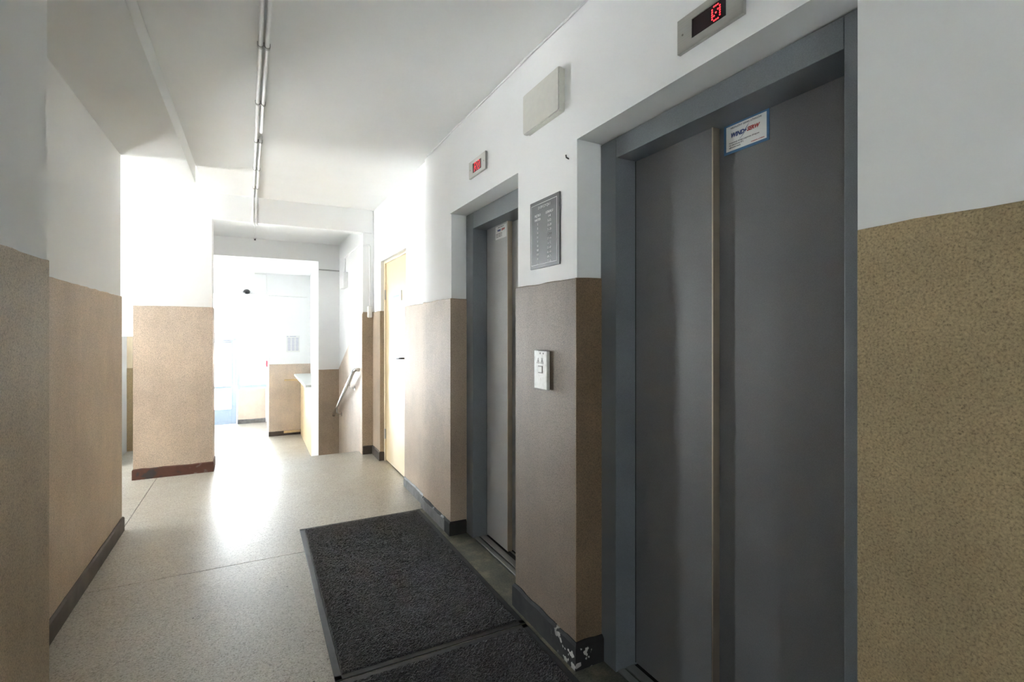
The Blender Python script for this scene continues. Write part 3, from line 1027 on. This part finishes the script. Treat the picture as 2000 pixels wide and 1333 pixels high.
def mat_(label, x0, x1, y0, y1, seed):
    t = thing('entrance_mat', label, 'mat', ((x0 + x1) / 2, (y0 + y1) / 2, 0), 'charcoal mats in front of the lifts')
    h = 0.007
    b_ = 0.028
    bm = bmesh.new()
    # bevelled rubber border
    for (a, b) in (((x0, y0), (x1, y0 + b_)), ((x0, y1 - b_), (x1, y1)), ((x0, y0), (x0 + b_, y1)), ((x1 - b_, y0), (x1, y1))):
        box(bm, (a[0], a[1], 0.0013), (b[0], b[1], h * 0.75), 0.0018, 1)
    link('rubber_border', bm, M['rubber'], t)
    bm = bmesh.new()
    st_ = 0.005
    nx, ny = int((x1 - x0 - 2 * b_) / st_), int((y1 - y0 - 2 * b_) / st_)
    rnd = random.Random(seed)
    vv = []
    for j in range(ny + 1):
        row = []
        for i in range(nx + 1):
            x = x0 + b_ + (x1 - x0 - 2 * b_) * i / nx
            y = y0 + b_ + (y1 - y0 - 2 * b_) * j / ny
            edge = i in (0, nx) or j in (0, ny)
            z = 0.004 if edge else 0.0105 + rnd.uniform(-0.0019, 0.0019) + 0.0012 * noise.noise(Vector((x * 16, y * 16, seed)))
            row.append(bm.verts.new((x + (0 if edge else rnd.uniform(-.0014, .0014)), y + (0 if edge else rnd.uniform(-.0014, .0014)), z)))
        vv.append(row)
    for j in range(ny):
        for i in range(nx):
            bm.faces.new((vv[j][i], vv[j][i + 1], vv[j + 1][i + 1], vv[j + 1][i]))
    link('carpet_pile', bm, M['carpet'], t)


mat_('charcoal mat with rubber edge in front of the farther lift', 0.272, 1.092, 1.962, 3.583, 3)
mat_('charcoal mat cut by the frame in front of the nearest lift', 0.262, 1.090, 0.35, 1.955, 5)

# ---- stair handrail
t = thing('handrail', 'steel wall handrail descending beside the stairs', 'handrail', (1.0, 6.2, 0.5))
bm = bmesh.new()
xr_ = 0.972
top = [(1.03, 5.60, 0.905), (0.99, 5.595, 0.907), (xr_, 5.62, 0.893)]
tube(bm, top + [(xr_, 5.66, 0.874), (xr_, 7.0, 0.252), (xr_ - 0.002, 7.05, 0.22), (xr_ - 0.006, 7.09, 0.19)], 0.02, 14)
link('rail', bm, M['chrome'], t, smooth=True)
for y, z in ((5.9, 0.763), (6.85, 0.322)):
    bm = bmesh.new()
    tube(bm, [(xr_, y, z - 0.015), (xr_ + 0.004, y, z - 0.06), (xr_ + 0.03, y, z - 0.085), (1.036, y, z - 0.088)], 0.007, 8)
    tube(bm, [(1.030, y, z - 0.088), (1.038, y, z - 0.088)], 0.028, 14)
    link('bracket', bm, M['chrome'], t, smooth=False)

# ---- cable trunking beside the cream door
t = thing('cable_drop', 'white cable tube ending in a small white box beside the stairs', 'cable', (1.115, 5.46, 1.5))
bm = bmesh.new()
tube(bm, [(1.05, 5.478, 2.262), (1.112, 5.478, 2.262), (1.117, 5.477, 2.25), (1.117, 5.47, 1.6)], 0.008, 8)
link('tube', bm, M['pvc'], t, smooth=True)
link('end_box', B(((1.09, 5.435, 1.475), (1.138, 5.482, 1.60)), bev=0.012, seg=3), M['pvc'], t)

# ---- white box on stair wall
t = thing('junction_box', 'flat white box on the stair wall above the handrail', 'box', (1.04, 6.55, 1.88))
link('housing', B(((0.99, 6.42, 1.875), (1.045, 6.72, 2.065)), bev=0.006), M['pvc'], t)
bm = bmesh.new()
tube(bm, [(1.037, 6.6, 2.06), (1.037, 6.6, 2.26), (1.037, 6.58, 2.275), (1.037, 5.5, 2.28)], 0.008, 8)
link('feed_tube', bm, M['pvc'], t)

bm = bmesh.new()
tube(bm, [(0.78, 7.112, 2.16), (1.04, 7.112, 2.155)], 0.008, 8)
tag(link('wall_cable', bm, M['clip']), 'grey cable running across the wall at the foot of the stairs', 'cable')

# ---- entrance hall things
t = thing('reception_counter', 'pale wooden counter with grey top in the entrance hall', 'counter', (0.95, 10, -0.8))
link('front_panel', B(((0.87, 8.7, -0.8), (0.89, 11.17, 0.43))), M['wood'], t)
link('counter_top', B(((0.73, 8.55, 0.43), (1.055, 11.0, 0.47)), bev=0.006), M['top'], t)
link('upstand', B(((1.02, 8.55, 0.47), (1.055, 10.6, 0.56))), M['pvc'], t)
link('end_panel', B(((0.89, 8.7, -0.8), (1.055, 8.72, 0.43))), M['wood'], t)

tag(link('wood_batten', B(((0.56, 11.15, 0.315), (0.86, 11.188, 0.35)), bev=0.004), M['wood']), 'short pale wooden rail on the wall beside the counter', 'batten')
tag(link('wood_batten', B(((0.55, 11.14, -0.75), (0.862, 11.176, -0.705)), bev=0.004), M['wood']), 'pale wooden strip lying along the dark skirting of the entrance hall', 'batten')

t = thing('paper_notice', 'pale printed sheet with columns on the entrance hall wall', 'notice', (0.72, 11.19, 0.9))
link('sheet', B(((0.60, 11.194, 0.905), (0.855, 11.2, 1.245))), M['paper'], t)
bm = bmesh.new()
for c in range(3):
    for r in range(9):
        box(bm, (0.625 + 0.075 * c, 11.193, 0.94 + 0.03 * r), (0.682 + 0.075 * c, 11.1945, 0.957 + 0.03 * r))
box(bm, (0.61, 11.193, 1.222), (0.64, 11.1945, 1.236))
box(bm, (0.665, 11.193, 1.222), (0.78, 11.1945, 1.236))
link('print_block', bm, M['ink_pale'], t)

t = thing('dome_camera', 'dark dome camera fixed over the entrance opening', 'camera', (-0.118, 11.15, 2.1))
bm = bmesh.new()
bmesh.ops.create_uvsphere(bm, u_segments=20, v_segments=12, radius=0.062)
for v in bm.verts:
    v.co = Vector((v.co.x - 0.118, v.co.y * 0.9 + 11.145, v.co.z * 0.85 + 2.115))
link('dome', bm, M['dark'], t, smooth=True)
link('mount', B(((-0.2, 11.165, 2.075), (-0.12, 11.2, 2.14)), bev=0.01), M['pvc'], t)

t = thing('call_point', 'small red box on the porch wall by the glazed door', 'alarm', (0.27, 12.1, 0.6))
link('housing', B(((0.235, 12.02, 0.56), (0.276, 12.14, 0.70)), bev=0.006), M['red'], t)
link('button', B(((0.231, 12.055, 0.60), (0.236, 12.105, 0.66)), bev=0.002), M['paper'], t)

bm = bmesh.new()
tube(bm, [(0.02, 8.1, 2.497), (0.02, 11.18, 2.497), (0.03, 11.19, 2.49), (0.23, 11.19, 2.485), (0.235, 11.19, 2.47), (0.24, 11.19, 2.10), (0.26, 11.19, 2.06), (1.0, 11.19, 2.05)], 0.009, 8)
tag(link('cable_conduit', bm, M['pvc']), 'white conduit crossing the entrance hall ceiling and lintel', 'conduit')


bm = bmesh.new()
tube(bm, [(XR + 0.002, 1.672, 2.02), (XR - 0.012, 1.672, 2.024), (XR - 0.014, 1.672, 2.034)], 0.003, 8)
tag(link('nail', bm, M['dark']), 'small dark nail in the white wall above the directory board', 'nail')
